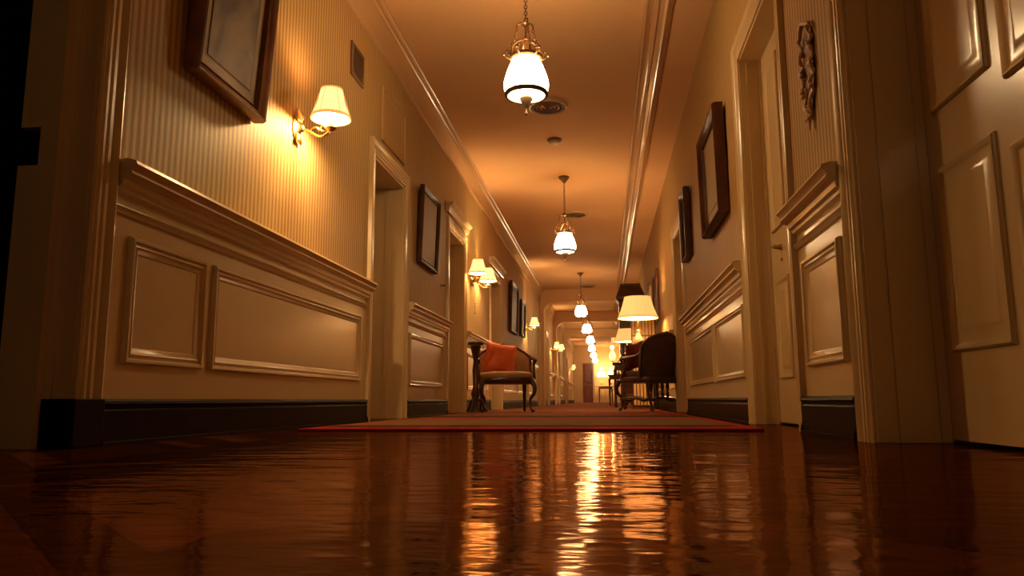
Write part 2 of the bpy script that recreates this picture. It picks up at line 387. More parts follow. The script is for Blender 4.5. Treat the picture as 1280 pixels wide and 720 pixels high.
# ------------------------------------------------------------------ doors: leaf, casing, jamb linings, handle
def door(idx, side, y0, y1, top, depth, label, panels, handle=None, black_plinth=False, head=True):
    X = lambda y, z, n: P(side, y, z, n - depth)
    mb = MB()
    a = X(0, 0, 0)[0]; b = X(0, 0, -.045)[0]
    mb.box(min(a, b), max(a, b), y0 + .012, y1 - .012, .012, top - .01)
    for (p0, p1, q0, q1) in panels:
        frame_rings(mb, X, p0, p1, q0, q1, [(0, 0), (.001, .007), (.007, .013), (.015, .011), (.022, .003), (.030, .001), (.055, .001), (.064, .006), (.075, .007)], fill=True)
    d = tag(mb.build('door_%d' % idx, M['cream'], smooth=True), label, 'door', kind='structure')
    # casing
    mb = MB(); W = lambda y, z, n: P(side, y, z, n)
    zt = top
    rows = [[W(y0 - dd, 0, n), W(y0 - dd, zt + dd, n), W(y1 + dd, zt + dd, n), W(y1 + dd, 0, n)] for dd, n in CASE]
    mb.strip(rows)
    mb.build('door_casing', M['cream'], d, smooth=True)
    # stepped jamb lining on the far side + stop
    mb = MB()
    for yy, sg in ((y0, 1), (y1, -1)):
        for (u0, u1, w) in ((0.0, depth * .30, .010), (depth * .30, depth * .42, .018), (depth * .42, depth * .86, .010), (depth * .86, depth - .001, .022)):
            p = P(side, 0, 0, -u0)[0]; q = P(side, 0, 0, -u1)[0]
            mb.box(min(p, q), max(p, q), min(yy, yy + sg * w), max(yy, yy + sg * w), 0.001, top)
    p = P(side, 0, 0, 0)[0]; q = P(side, 0, 0, -depth)[0]
    mb.box(min(p, q), max(p, q), y0, y1, top - .02, top)
    mb.build('door_jamb', M['cream'], d)
    # plinth blocks
    mb = MB()
    for yy, sg in ((y0, -1), (y1, 1)):
        p = P(side, 0, 0, 0)[0]; q = P(side, 0, 0, .032)[0]
        mb.box(min(p, q), max(p, q), min(yy + sg * .001, yy + sg * .115), max(yy + sg * .001, yy + sg * .115), 0, .17 if not black_plinth else .152)
        if black_plinth and sg > 0:
            q = P(side, 0, 0, -depth)[0]
            mb.box(min(p, q), max(p, q), yy - .03, yy + .002, 0, .152)
    if black_plinth: mb.build('plinth_block', M['black'], d, bevel=.004)
    if handle:
        hy, hz, dr = handle
        mb = MB(); c = Vector(X(hy, hz, 0)); inw = -1 if side > 0 else 1
        n = Vector((inw, 0, 0))
        for k in range(1):
            pts = [c, c + n * .05]; mb.tube(pts, [.018, .007], 14)
        mb.tube([c + n * .045, c + n * .055 + Vector((0, dr * .02, 0)), c + n * .055 + Vector((0, dr * .08, -.004))], [.008, .008, .006], 10)
        mb.tube([c + Vector((0, 0, -.07)), c + n * .006 + Vector((0, 0, -.07))], [.010, .008], 10)
        mb.build('door_handle', M['brass'], d, smooth=True)
    return d

def std_panels(y0, y1, top, n=2):
    w = (y1 - y0 - .1 * (n + 1)) / n; out = []
    for k in range(n):
        a = y0 + .1 + k * (w + .1)
        out += [(a, a + w, .27, .84), (a, a + w, 1.02, top - .14)]
    return out
# left 1: an open doorway to an unlit room, only its frame shows
(a, b, t, d) = OPL[0]
mb = MB()
rows = [[P(-1, b + dd, 0, n), P(-1, b + dd, t + dd, n)] for dd, n in CASE]; mb.strip(rows)
rows = [[P(-1, a - dd, 0, n), P(-1, a - dd, t + dd, n)] for dd, n in CASE]; mb.strip(rows)
rows = [[P(-1, a - dd, t + dd, n), P(-1, b + dd, t + dd, n)] for dd, n in CASE]; mb.strip(rows)
dl = tag(mb.build('door_1', M['cream'], smooth=True), 'fluted frame of the open dark doorway at the near left', 'doorway', kind='structure')
mb = MB()
mb.box(XL - .06, XL - .001, b - .008, b, 0.152, t); mb.box(XL - .085, XL - .06, b - .018, b, .152, t)
mb.build('door_jamb', M['cream'], dl)
mb = MB(); mb.box(XL - .15, XL - .085, b - .05, b, 0, t); mb.box(XL - .225, XL - .152, b - .045, b, 0, .905); mb.box(XL - .225, XL - .152, b - .045, b, 1.035, t)
mb.build('door_stop', M['cream'], dl)
mb = MB(); mb.box(XL - .084, XL + .034, b - .03, b + .114, 0, .152); mb.build('plinth_block', M['black'], dl, bevel=.004)
# the room behind it, its darkness painted as near-black walls
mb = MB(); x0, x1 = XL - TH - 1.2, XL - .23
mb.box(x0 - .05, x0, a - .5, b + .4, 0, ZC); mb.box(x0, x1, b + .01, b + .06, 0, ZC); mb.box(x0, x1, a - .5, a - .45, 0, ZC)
tag(mb.build('wall_side_room', M['void']), 'near-black walls with painted-in darkness of the unlit room behind the open near left doorway', 'wall', kind='structure')

names_l = ['panelled door in the deep first lit doorway on the left', 'panelled door in the pedimented doorway left of the red-cushion chair', 'panelled door in the recess behind the red-cushion chair',
           'panelled door on the left just past the third wall lamp', 'second panelled door on the left past the third wall lamp', 'panelled door on the left far down the corridor', 'panelled door on the left nearest the corridor end']
for i, (a, b, t, d) in enumerate(OPL[1:]):
    door(i + 2, -1, a, b, t, d, names_l[i], std_panels(a, b, t))
names_r = ['large panelled door at the near right edge', 'panelled door with brass handle beyond the narrow right pier', 'panelled door in the doorway beside the dark armchair', 'panelled door on the right beyond the lamp tables',
           'panelled door on the right far down the corridor', 'second panelled door on the right far down the corridor', 'panelled door on the right nearest the corridor end']
pR = {0: [(2.12, 2.48, .28, .865), (2.12, 2.48, 1.05, 1.46), (2.12, 2.48, 1.60, 2.2), (1.45, 2.045, .29, .80), (1.45, 2.045, .98, 2.2)],
      1: [(4.08, 4.38, .25, .80), (3.70, 3.98, .25, .80), (4.08, 4.38, 1.08, 2.06), (3.70, 3.98, 1.08, 2.06)]}
for i, (a, b, t, d) in enumerate(OPR):
    door(i + 9, 1, a, b, t, d, names_r[i], pR.get(i) or std_panels(a, b, t), handle=(4.22, .97, -1) if i == 1 else None)

# pediment over the second left door
def cornice_cap(side, y0, y1, z, lab):
    mb = MB()
    extrude_y(mb, side, [(0, z), (.03, z), (.04, z + .02), (.045, z + .06), (.07, z + .075), (.085, z + .09), (.085, z + .105), (0, z + .11)], y0, y1)
    tag(mb.build('trim_%d' % tn[0], M['cream'], smooth=True), lab, 'door head moulding', kind='structure'); tn[0] += 1
cornice_cap(-1, 7.76, 8.97, 2.165, 'projecting moulding above the second left door')
cornice_cap(-1, 10.8, 12.23, 2.145, 'projecting moulding above the doorway behind the red-cushion chair')

# ------------------------------------------------------------------ cross beams with curved corners, and pilasters
def beam(y, lab, th=.35, z=2.72, r=.28):
    mb = MB()
    pts = []
    n = 8
    pts.append((XL + .10, 0.0)); pts.append((XL + .10, z - r))
    for k in range(1, n + 1):
        a = PI - PI / 2 * k / n; pts.append((XL + .10 + r + r * math.cos(a), z - r + r * math.sin(a)))
    for k in range(0, n + 1):
        a = PI / 2 - PI / 2 * k / n; pts.append((XR - .10 - r + r * math.cos(a), z - r + r * math.sin(a)))
    pts.append((XR - .10, 0.0))
    outer = [(XL, 0), (XL, z - r)] + [(XL + (XR - XL) * k / (2 * n), ZC) for k in range(2 * n + 1)][:len(pts) - 4] + [(XR, z - r), (XR, 0)]
    m = len(pts)
    # inner soffit
    mb.strip([[(p[0], yy, p[1]) for p in pts] for yy in (y, y + th)])
    for yy in (y, y + th):
        mb.strip([[(p[0], yy, p[1]) for p in pts], [(q[0], yy, q[1]) for q in outer[:m]]])
    tag(mb.build('trim_%d' % tn[0], M['ceiling'], smooth=True), lab, 'arch', kind='structure'); tn[0] += 1
beam(19.75, 'nearest cross beam with curved corners spanning the corridor')
beam(25.0, 'second cross beam with curved corners spanning the corridor')
beam(31.2, 'third cross beam with curved corners spanning the corridor')

# ------------------------------------------------------------------ corridor end
mb = MB()
mb.box(XL - .5, XR + .5, YE, YE + .2, 0, ZC)
tag(mb.build('wall_end', M['cream']), 'far end wall of the corridor behind the bright lamps', 'wall', kind='structure')
mb = MB(); mb.box(XL, -.55, YE - 1.2, YE, 0, ZC)
tag(mb.build('wall_end_pier', M['cream']), 'cream pier narrowing the left side of the corridor end', 'wall', kind='structure')
mb = MB(); 
mb.box(-1.15, -.62, YE - 1.25, YE - 1.202, .01, 2.1)
frame_rings(mb, lambda y, z, n: (y, YE - 1.25 - n, z), -1.1, -.67, .2, .9, PAN); frame_rings(mb, lambda y, z, n: (y, YE - 1.25 - n, z), -1.1, -.67, 1.05, 2.0, PAN)
tag(mb.build('door_16', M['frame_wood'], smooth=True), 'narrow brown door at the left of the corridor end', 'door', kind='structure')
mb = MB(); 
for a, b in ((-.4, .05), (.2, .7)):
    frame_rings(mb, lambda y, z, n: (y, YE - n, z), a, b, .27, .8, PAN)
mb.box(-.55, XR, YE - .05, YE - .001, .9, .97)
tag(mb.build('trim_%d' % tn[0], M['cream'], smooth=True), 'panelled dado across the corridor end wall', 'wall panel', kind='structure'); tn[0] += 1

# ------------------------------------------------------------------ pictures
def picture(name, side, y0, y1, z0, z1, fw, fd, fmat, amat, label, tilt=0, mount=.07, group=None):
    yc = (y0 + y1) / 2; h = z1 - z0; w = y1 - y0
    root = empty(name, P(side, yc, z0, .006)); root.rotation_euler = (0, (tilt if side < 0 else -tilt), 0)
    s = 1 if side < 0 else -1
    fn = lambda y, z, n: (s * n, y, z)
    mb = MB()
    frame_rings(mb, fn, -w / 2, w / 2, 0, h, [(0, 0), (0, fd * .75), (fw * .12, fd), (fw * .3, fd * .92), (fw * .42, fd * .72), (fw * .75, fd * .55), (fw * .85, fd * .66), (fw, fd * .5), (fw, fd * .3)])
    mb.add([fn(-w / 2, 0, 0), fn(w / 2, 0, 0), fn(w / 2, h, 0), fn(-w / 2, h, 0)], [(0, 1, 2, 3)])
    mb.build('picture_frame', fmat, root, smooth=True)
    mb = MB(); e = fw - .003
    q = [fn(-w / 2 + e, e, fd * .36), fn(w / 2 - e, e, fd * .36), fn(w / 2 - e, h - e, fd * .36), fn(-w / 2 + e, h - e, fd * .36)]
    mb.add(q, [(0, 1, 2, 3)])
    e2 = e + mount
    q2 = [fn(-w / 2 + e2, e2, fd * .40), fn(w / 2 - e2, e2, fd * .40), fn(w / 2 - e2, h - e2, fd * .40), fn(-w / 2 + e2, h - e2, fd * .40)]
    if mount:
        mb.build('mount_board', M['mount'], root)
        mb = MB(); mb.add(q2, [(0, 1, 2, 3)])
        frame_rings(mb, fn, -w / 2 + e2, w / 2 - e2, e2, h - e2, [(0, fd * .40), (.002, fd * .42), (.005, fd * .42), (.006, fd * .41)])
    mb.build('artwork', amat, root)
    return tag(root, label, 'picture', group)
picture('framed_picture', -1, 2.68, 3.30, 1.47, 2.42, .062, .065, M['frame_wood'], M['print'], 'large walnut framed sepia print tilted off the wall at the near left', tilt=math.radians(3.8), mount=.055)
picture('framed_picture', -1, 6.50, 7.20, 1.38, 2.10, .055, .045, M['black_wood'], M['mount'], 'dark framed picture between the first two doorways on the left wall', tilt=math.radians(2), mount=.06)
picture('framed_picture', -1, 13.1, 14.15, 1.36, 2.26, .07, .05, M['black_wood'], M['print_dark'], 'tall dark framed picture above the red-cushion chair, nearer of two', tilt=math.radians(1.5), mount=0)
picture('framed_picture', -1, 14.75, 15.5, 1.42, 2.14, .07, .05, M['black_wood'], M['print_dark'], 'smaller dark framed picture beside the third wall lamp, farther of two', tilt=math.radians(1.5), mount=0)
picture('framed_picture', 1, 5.02, 5.90, 1.38, 2.15, .07, .075, M['black_wood'], M['mount'], 'larger black framed picture on the right wall, nearer of two', tilt=math.radians(1), mount=.08)
picture('framed_picture', 1, 7.15, 7.62, 1.50, 2.17, .06, .06, M['black_wood'], M['print_dark'], 'smaller black framed picture on the right wall beside the doorway', tilt=math.radians(.8), mount=.05)
picture('framed_picture', 1, 11.6, 12.5, 1.36, 2.15, .05, .04, M['frame_wood'], M['print_dark'], 'narrow brown framed picture on the right wall above the larger table lamp', mount=0)

# carved cartouche on the narrow right pier
root = tag(empty('carved_wall_ornament', P(1, 3.02, 1.44, .004)), 'tall carved gilt ornament with pointed foot on the narrow right pier', 'wall ornament')
mb = MB()
for s in (-1, 1):
    pts = []; rd = []
    for k in range(26):
        t = k / 25; z = .34 - .68 * t; w = .085 * (1 - .25 * abs(t - .3)) * (1 if t < .62 else max(.05, 1 - (t - .62) / .38))
        pts.append((-.02 - .012 * math.sin(k * 1.3), s * (w + .008 * math.sin(k * 1.9)), z)); rd.append(.013 + .006 * math.sin(k * 2.1))
    mb.tube(pts, rd, 8)
    for k in range(3):
        mb.ball((-.026, s * .07, .2 - k * .16), .02, 8)
mb.tube([(-.02, -.085, .34), (-.03, -.04, .375), (-.03, 0, .40), (-.03, .04, .375), (-.02, .085, .34)], [.012, .016, .02, .016, .012], 8)
mb.tube([(-.022, 0, -.33), (-.022, 0, -.42)], [.018, .004], 8)
mb.build('carved_frame', M['gilt'], root, smooth=True)
mb = MB(); mb.add([(-.006, -.075, .33), (-.006, .075, .33), (-.006, .075, -.08), (-.006, 0, -.33), (-.006, -.075, -.08), (-.001, -.075, .33), (-.001, .075, .33), (-.001, .075, -.08), (-.001, 0, -.33), (-.001, -.075, -.08)],
                  [(0, 1, 2, 3, 4), (5, 6, 7, 8, 9), (0, 1, 6, 5), (1, 2, 7, 6), (2, 3, 8, 7), (3, 4, 9, 8), (4, 0, 5, 9)])
mb.build('back_panel', M['frame_wood'], root)

root.scale = (.6, .85, .56)
# wall vent
root = tag(empty('wall_vent', P(-1, 4.77, 2.33, .003)), 'small brown slatted vent grille high on the left wall by the nearest wall lamp', 'vent')
mb = MB(); fn = lambda y, z, n: (n, y, z)
frame_rings(mb, fn, -.13, .13, 0, .24, [(0, 0), (0, .010), (.018, .014), (.02, .004)])
mb.add([fn(-.11, .02, .001), fn(.11, .02, .001), fn(.11, .22, .001), fn(-.11, .22, .001)], [(0, 1, 2, 3)])
mb.build('grille_frame', M['vent'], root)
mb = MB()
for k in range(7):
    z = .03 + k * .028
    mb.add([(.003, -.112, z + .016), (.003, .112, z + .016), (.012, .112, z), (.012, -.112, z), (.003, -.112, z + .019), (.003, .112, z + .019), (.012, .112, z + .003), (.012, -.112, z + .003)],
           [(0, 1, 2, 3), (4, 5, 6, 7), (0, 1, 5, 4), (2, 3, 7, 6), (0, 3, 7, 4), (1, 2, 6, 5)])
mb.build('grille_slats', M['vent'], root)

# brass hook near second picture
root = MB()
root.lathe([(.018, 0), (.018, .004), (.006, .008), (.006, .03)], seg=12, caps=True); root.ball((0, 0, .036), .012, 10)
o = root.build('coat_hook', M['bronze'], smooth=True, loc=P(-1, 7.55, 1.32, 0), rot=(0, PI / 2, 0))
tag(o, 'small dark hook on the left wall beside the second picture', 'hook')

# ceiling discs and detector
def ceiling_vent(x, y, r, label):
    root = tag(empty('ceiling_vent', (x, y, ZC)), label, 'ceiling vent', 'round ceiling vents')
    MB().lathe([(r, 0), (r, -.012), (r * .93, -.03), (r * .86, -.026), (r * .84, -.006)], seg=32).build('rim', M['plastic'], root, smooth=True)
    mb = MB()
    for k in range(4):
        q = r * (.80 - .19 * k); mb.lathe([(q, -.008), (q, -.022), (q - r * .10, -.030), (q - r * .12, -.012)], seg=32)
    mb.lathe([(.002, -.002), (r * .86, -.002)], seg=32)
    mb.build('louvre_rings', M['vent'], root, smooth=True)
ceiling_vent(-.50, 7.15, .20, 'dark round ceiling vent just behind the nearest pendant')
ceiling_vent(-.40, 11.6, .20, 'round ceiling vent just behind the second pendant')
ceiling_vent(-.38, 19.2, .22, 'round ceiling vent just behind the third pendant')
root = tag(empty('smoke_detector', (-.50, 8.15, ZC)), 'small ivory smoke detector on the ceiling between the first two pendants', 'smoke detector')
MB().lathe([(.085, 0), (.085, -.012), (.075, -.018), (.07, -.018)], seg=24, caps=True).build('base', M['vent'], root, smooth=True)
MB().lathe([(.062, -.018), (.062, -.04), (.045, -.052), (.002, -.054)], seg=24).build('sensor_cap', M['plastic'], root, smooth=True)

# ------------------------------------------------------------------ pendants (origin at ceiling; globe centre near z = -.90)
def make_pendant(gm):
    root = empty('pendant_lamp', (0, 0, 0))
    MB().lathe([(.001, 0), (.07, 0), (.072, -.012), (.06, -.03), (.035, -.055), (.018, -.075), (.012, -.085), (.001, -.087)], seg=24).build('ceiling_canopy', M['bronze'], root, smooth=True)
    mb = MB(); z = -.085; k = 0
    while z > -.49:
        mb.torus((0, 0, z - .012), .010, .0028, 'x' if k % 2 else 'y', 10, 5, (1, 1.5) ); z -= .022; k += 1
    mb.build('chain', M['bronze'], root)
    # hub with three drooping hooks
    mb = MB(); hz = -.515
    mb.lathe([(.002, .03), (.012, .022), (.008, .008), (.02, 0), (.03, -.008), (.014, -.018), (.006, -.035), (.006, -.09), (.014, -.10), (.018, -.112), (.010, -.125), (.004, -.13)], (0, 0, hz), 14)
    for j in range(3):
        a = j * 2 * PI / 3 + 2.9; c, s = math.cos(a), math.sin(a)
        pts = [(c * r, s * r, hz + z) for r, z in ((.01, -.004), (.035, .006), (.055, .002), (.064, -.014), (.058, -.028))]
        mb.tube(pts, [.006, .007, .006, .005, .006], 6)
    mb.build('hub', M['bronze'], root, smooth=True)
    for j in range(3):
        mb = MB(); a = j * 2 * PI / 3 + 2.9; c, s = math.cos(a), math.sin(a); n = 11
        for i in range(n):
            t = (i + .5) / n; r = .060 + .062 * t ** 1.3; zz = hz - .03 - .165 * t
            ax = 'x' if i % 2 else 'y'
            mb.torus((c * r, s * r, zz), .008, .0026, ax, 8, 5, (1, 1.35))
        mb.build('suspension_chain', M['bronze'], root)
    # crown of hoops and scrolls
    mb = MB(); cz = -.745
    for a in (0.35, 0.35 + PI / 2):
        pts = []
        for i in range(17):
            th = PI * i / 16; pts.append((.098 * math.cos(th) * math.cos(a), .098 * math.cos(th) * math.sin(a), cz + .115 * math.sin(th) ** .8))
        mb.tube(pts, .0075, 6)
    for j in range(6):
        a = j * PI / 3 + .2; c, s = math.cos(a), math.sin(a)
        pts = [(c * (.095 + x), s * (.095 + x), cz + z) for x, z in ((0, -.02), (.028, -.008), (.040, .018), (.026, .040), (.008, .030), (.014, .016))]
        mb.tube(pts, [.007, .008, .007, .006, .005, .007], 6)
        mb.ball((c * .142, s * .142, cz + .012), .010, 6)
    mb.lathe([(.098, .006), (.104, 0), (.104, -.016), (.098, -.022), (.094, -.016), (.094, 0), (.098, .006)], (0, 0, cz), 28)
    mb.tube([(0, 0, -.64), (0, 0, cz - .03)], [.014, .018], 8)
    mb.build('crown', M['bronze'], root, smooth=True)
    MB().lathe([(.092, -.018), (.088, -.006), (.070, .002), (.066, -.012), (.080, -.035)], (0, 0, cz), 28).build('gallery', M['brass'], root, smooth=True)
    g = MB().lathe([(.080, -.765), (.094, -.785), (.110, -.82), (.127, -.865), (.139, -.91), (.142, -.94), (.138, -.968), (.124, -.995)], seg=36).build('glass_globe', gm, root, smooth=True)
    MB().lathe([(.119, -1.002), (.10, -1.010), (.05, -1.016), (.004, -1.018)], seg=32).build('glass_base', gm, root, smooth=True)
    mb = MB(); mb.lathe([(.122, -.985), (.136, -.985), (.138, -1.0), (.130, -1.012), (.118, -1.010), (.118, -.995), (.122, -.985)], seg=36)
    mb.lathe([(.003, -1.0), (.038, -1.016), (.044, -1.026), (.040, -1.036), (.026, -1.058), (.010, -1.082), (.006, -1.088), (.003, -1.09)], seg=16)
    mb.lathe([(.003, -1.085), (.004, -1.11), (.010, -1.118), (.010, -1.128), (.003, -1.134)], seg=10)
    mb.build('bottom_ring', M['bronze_dark'], root, smooth=True)
    return root
PEND = [(-.45, 4.5, 0, 'nearest and largest opal glass pendant hanging on a chain'),
        (-.47, 9.60, .04, 'second opal glass pendant from the viewer, behind the nearest one'),
        (-.50, 17.2, .0, 'third opal glass pendant down the corridor, above the carpet'),
        (-.47, 21.6, .0, 'fourth opal glass pendant in the receding row'),
        (-.45, 25.7, .0, 'fifth opal glass pendant in the receding row'),
        (-.47, 29.8, .0, 'sixth opal glass pendant in the receding row'),
        (-.47, 34.4, .0, 'seventh opal glass pendant in the receding row'),
        (-.46, 39.0, .0, 'farthest opal glass pendant at the end of the row')]
def point(loc, w, rad=.04, c=(1, .58, .26)):
    l = bpy.data.lights.new('lamp_light', 'POINT'); l.energy = w; l.shadow_soft_size = rad; l.color = c
    o = bpy.data.objects.new('lamp_light', l); o.location = loc; col.objects.link(o); return o
WARM = (1, .60, .26)
GLOW = (1, .62, .27)
proto = make_pendant(M['opal'])
pl = []
for i, (x, y, dz, lab) in enumerate(PEND):
    o = proto if i == 0 else copy_tree(proto)
    o.location = (x, y, ZC); o.rotation_euler.z = .3 * i
    tag(o, lab, 'pendant lamp', 'opal glass pendants along the ceiling')
    point((x, y, ZC - .665), (56, 34, 24, 24, 26, 28, 30, 30)[i], .012, WARM)

c = copy_tree(proto); c.location = (-.30, -1.6, ZC)
for k in KIDS(c):
    if k.name.startswith('glass'): k.data = k.data.copy(); k.data.materials[0] = M['opal_dim']
tag(c, 'opal glass pendant of the row hanging behind the viewpoint', 'pendant lamp', 'opal glass pendants along the ceiling')
point((-.30, -1.6, ZC - .735), 2.5, .012, WARM)

# ------------------------------------------------------------------ wall sconces: origin at backplate on the wall, arm out along +X
def make_shade(root, c, rt, rb, h, m, name='lamp_shade', npl=0, seams=6, sr=.0018):
    seg = 48
    sh = MB().lathe([(rt, h), (rt * .6 + rb * .4 - .004, h * .55), (rb, 0)], c, seg, pleat=.006 if npl else 0, npl=npl).build(name, m, root, smooth=True)
    MB().lathe([(rt * .94 - .004, h - .002), (rt * .56 + rb * .37 - .008, h * .55), (rb * .95 - .004, .002)], c, seg).build('shade_lining', M['shade_in'], sh, smooth=True)
    mb = MB()
    for z, r in ((0, rb), (h, rt)):
        mb.lathe([(r + .002, z + .006), (r + .003, z - .002), (r - .002, z - .003)], c, seg)
    for k in range(seams):
        a = 2 * PI * k / seams + .3
        mb.tube([(c[0] + (rb + .001) * math.cos(a), c[1] + (rb + .001) * math.sin(a), c[2]), (c[0] + (rt + .001) * math.cos(a), c[1] + (rt + .001) * math.sin(a), c[2] + h)], sr, 5)
    mb.lathe([(rb + .0025, 0), (rb + .0025 - (rb - rt) * .10, h * .10)], c, seg)
    mb.build('shade_trim', M['trim_gold'], sh, smooth=True)
    return sh

def make_sconce(arms, rt=.058, rb=.108, h=.165, pull=False, red=False):
    root = empty('wall_sconce', (0, 0, 0))
    mb = MB()
    mb.lathe([(.001, .0), (.048, .0), (.05, .006), (.040, .014), (.030, .018), (.018, .030), (.012, .045), (.001, .05)], seg=24)
    mb.v = [(z, x, y * 1.5) for x, y, z in mb.v]
    for k in range(5):   # upright leaf points of the backplate
        a = (k - 2) * .45; mb.tube([(.018, math.sin(a) * .02, .04), (.026, math.sin(a) * .045, .075), (.022, math.sin(a) * .06, .105)], [.009, .008, .002], 6)
        mb.tube([(.018, math.sin(a) * .02, -.04), (.024, math.sin(a) * .035, -.07), (.02, math.sin(a) * .04, -.09)], [.009, .007, .002], 6)
    mb.build('backplate', M['brass'], root, smooth=True)
    for (ax, ay, zz) in arms:
        mb = MB(); E = Vector((ax, ay, zz)); pts = []
        S = Vector((.03, 0, -.005))
        for i in range(15):
            t = i / 14; p = S.lerp(Vector((ax, ay, -.02)), t); p.z += -.03 * math.sin(PI * t) + .015 * math.sin(2 * PI * t) ; pts.append(p)
        mb.tube(pts, [.009 - .003 * abs(math.sin(PI * i / 14)) for i in range(15)], 8)
        d = Vector((ax, ay, 0)).normalized()
        for (t0, r, sg) in ((.45, .030, 1), (.75, .024, -1)):
            c = S.lerp(Vector((ax, ay, -.02)), t0) + Vector((0, 0, sg * -.012)); q = []
            for i in range(13):
                th = i / 12 * 1.7 * PI; rr = r * (1 - .55 * i / 12); q.append(c + d * rr * math.cos(th) + Vector((0, 0, sg * rr * math.sin(th))))
            mb.tube(q, .0045, 6)
        mb.lathe([(.002, -.045), (.010, -.035), (.006, -.024), (.022, -.018), (.034, -.006), (.030, -.002), (.014, .004), (.014, .01)], (ax, ay, 0), 18)
        mb.build('arm', M['brass'], root, smooth=True)
        MB().lathe([(.014, .004), (.013, zz - .01), (.012, zz + .03)], (ax, ay, 0), 14, caps=True).build('candle_sleeve', M['porcelain'], root, smooth=True)
        make_shade(root, (ax, ay, zz), rt, rb, h, M['shade_hot'], 'lamp_shade')
        MB().ball((ax, ay, zz + .045), .012, 10, 1.5).build('bulb', M['bulb'], root, smooth=True)
    if pull:
        mb = MB(); mb.tube([(.05, 0, -.06), (.05, 0, -.40)], .0015, 5)
        for k in range(5): mb.ball((.05, 0, -.30 - k * .03), .008 if k < 4 else .014, 8)
        mb.build('pull_chain', M['bronze'], root, smooth=True)
    return root
s1 = make_sconce([(.20, 0, .045)])
tag(s1, 'single brass wall sconce with cream shade beside the large tilted picture', 'wall lamp', 'brass wall sconces on the left wall')
s1.location = (XL, 3.80, 1.63)
point((XL + .165, 3.80, 1.63 + .188), 9, .012, GLOW)
point((XL + .165, 3.80, 1.63 + .066), 48, .03, GLOW)
s2 = make_sconce([(.15, -.38, .02), (.15, .42, .05)], .062, .118, .17, pull=True)
tag(s2, 'double-arm brass wall sconce with a beaded pull chain behind the second left door', 'wall lamp', 'brass wall sconces on the left wall')
s2.location = (XL, 9.35, 1.66)
for dy in (-.38, .42): point((XL + .15, 9.35 + dy, 1.66 + .10), 26, .03, GLOW)
for (y, z, lab, w) in ((15.95, 1.68, 'third wall sconce, beside the smaller dark picture on the left', 20), (23.6, 1.74, 'fourth wall sconce on the left, nearer of the close far pair', 22),
                    (26.3, 1.86, 'fifth wall sconce on the left, farther of the close far pair', 22), (36.5, 1.62, 'farthest wall sconce on the left near the corridor end', 26)):
    c = copy_tree(s1); c.location = (XL, y, z); tag(c, lab)
    point((XL + .20, y, z + .10), w * 2.6, .03, GLOW)

# ------------------------------------------------------------------ tables and table lamps on the right
def make_table(name, w, d, h, top='marble'):
    root = empty(name, (0, 0, 0))
    MB().box(-w / 2, w / 2, -d / 2, d / 2, h - .03, h).build('table_top', M[top], root, bevel=.008)
    mb = MB(); mb.box(-w / 2 + .03, w / 2 - .03, -d / 2 + .03, d / 2 - .03, h - .12, h - .031); mb.build('apron', M['dark_wood'], root, bevel=.006)
    for sx in (-1, 1):
        for sy in (-1, 1):
            x, y = sx * (w / 2 - .045), sy * (d / 2 - .045)
            MB().lathe([(.012, 0), (.020, .02), (.014, .05), (.018, .2), (.026, h * .55), (.016, h * .62), (.028, h * .7), (.028, h - .12)], (x, y, 0), 12, caps=True).build('leg', M['dark_wood'], root, smooth=True)
    return root
def make_table_lamp(rt, rb, sh, hz):
    root = empty('table_lamp', (0, 0, 0))
    MB().lathe([(.075, 0), (.08, .012), (.05, .03), (.03, .05), (.05, .09), (.075, .15), (.07, .21), (.035, .27), (.02, .30), (.022, .32)], seg=24, caps=True).build('lamp_base', M['porcelain'], root, smooth=True)
    mb = MB(); mb.tube([(0, 0, .31), (0, 0, hz + sh * .55)], .008, 8); mb.lathe([(.02, .32), (.024, .335), (.012, .35)], seg=14); mb.build('stem', M['brass'], root, smooth=True)
    make_shade(root, (0, 0, hz), rt, rb, sh, M['shade'], 'lamp_shade', npl=24, seams=8, sr=.0035)
    MB().ball((0, 0, hz + .1), .018, 12, 1.4).build('bulb', M['bulb'], root, smooth=True)
    return root
t1 = make_table('console_table', .52, .5, .76); t1.location = (.49, 10.75, .012)
tag(t1, 'dark side table behind the dark armchair, under the larger lamp', 'table', 'dark side tables by the right wall')
l1 = make_table_lamp(.185, .285, .30, .51); l1.location = (.49, 10.75, .772)
tag(l1, 'larger table lamp with broad pleated cream shade above the dark armchair', 'table lamp', 'pleated table lamps by the right wall')
point((.49, 10.75, .772 + .61), 24, .045, WARM)
t2 = copy_tree(t1); t2.location = (.40, 13.2, .012); tag(t2, 'dark side table beyond the tall cabinet, under the smaller lamp')
l2 = copy_tree(l1); l2.location = (.40, 13.2, .772); l2.scale = (.78, .78, .72); tag(l2, 'smaller table lamp seen below the larger shade, beside the red cushion')
point((.40, 13.2, .772 + .45), 18, .035, WARM)

# tall dark cabinet
root = tag(empty('tall_cabinet', (.50, 14.4, .012)), 'tall dark wooden cabinet standing behind the larger table lamp', 'cabinet')
MB().box(-.20, .24, -.22, .22, .06, 1.72).build('cabinet_body', M['dark_wood'], root, bevel=.01)
mb = MB(); mb.strip([[(sx * a + .02, sy * b, z) for sx, sy in ((-1, -1), (1, -1), (1, 1), (-1, 1))] for a, b, z in ((.22, .22, 1.72), (.27, .27, 1.75), (.27, .27, 1.80), (.19, .2, 1.99), (.19, .2, 2.02))], closed=True, caps=True)
mb.build('pediment', M['dark_wood'], root)
mb = MB(); frame_rings(mb, lambda x, z, n: (x, -.22 - n, z), -.17, .21, .16, 1.62, PAN, fill=False); mb.build('cabinet_door', M['dark_wood'], root, smooth=True)
mb = MB(); 
for sx in (-.16, .2):
    for sy in (-.17, .17): mb.lathe([(.03, .06), (.035, .04), (.02, 0)], (sx, sy, 0), 10, caps=True)
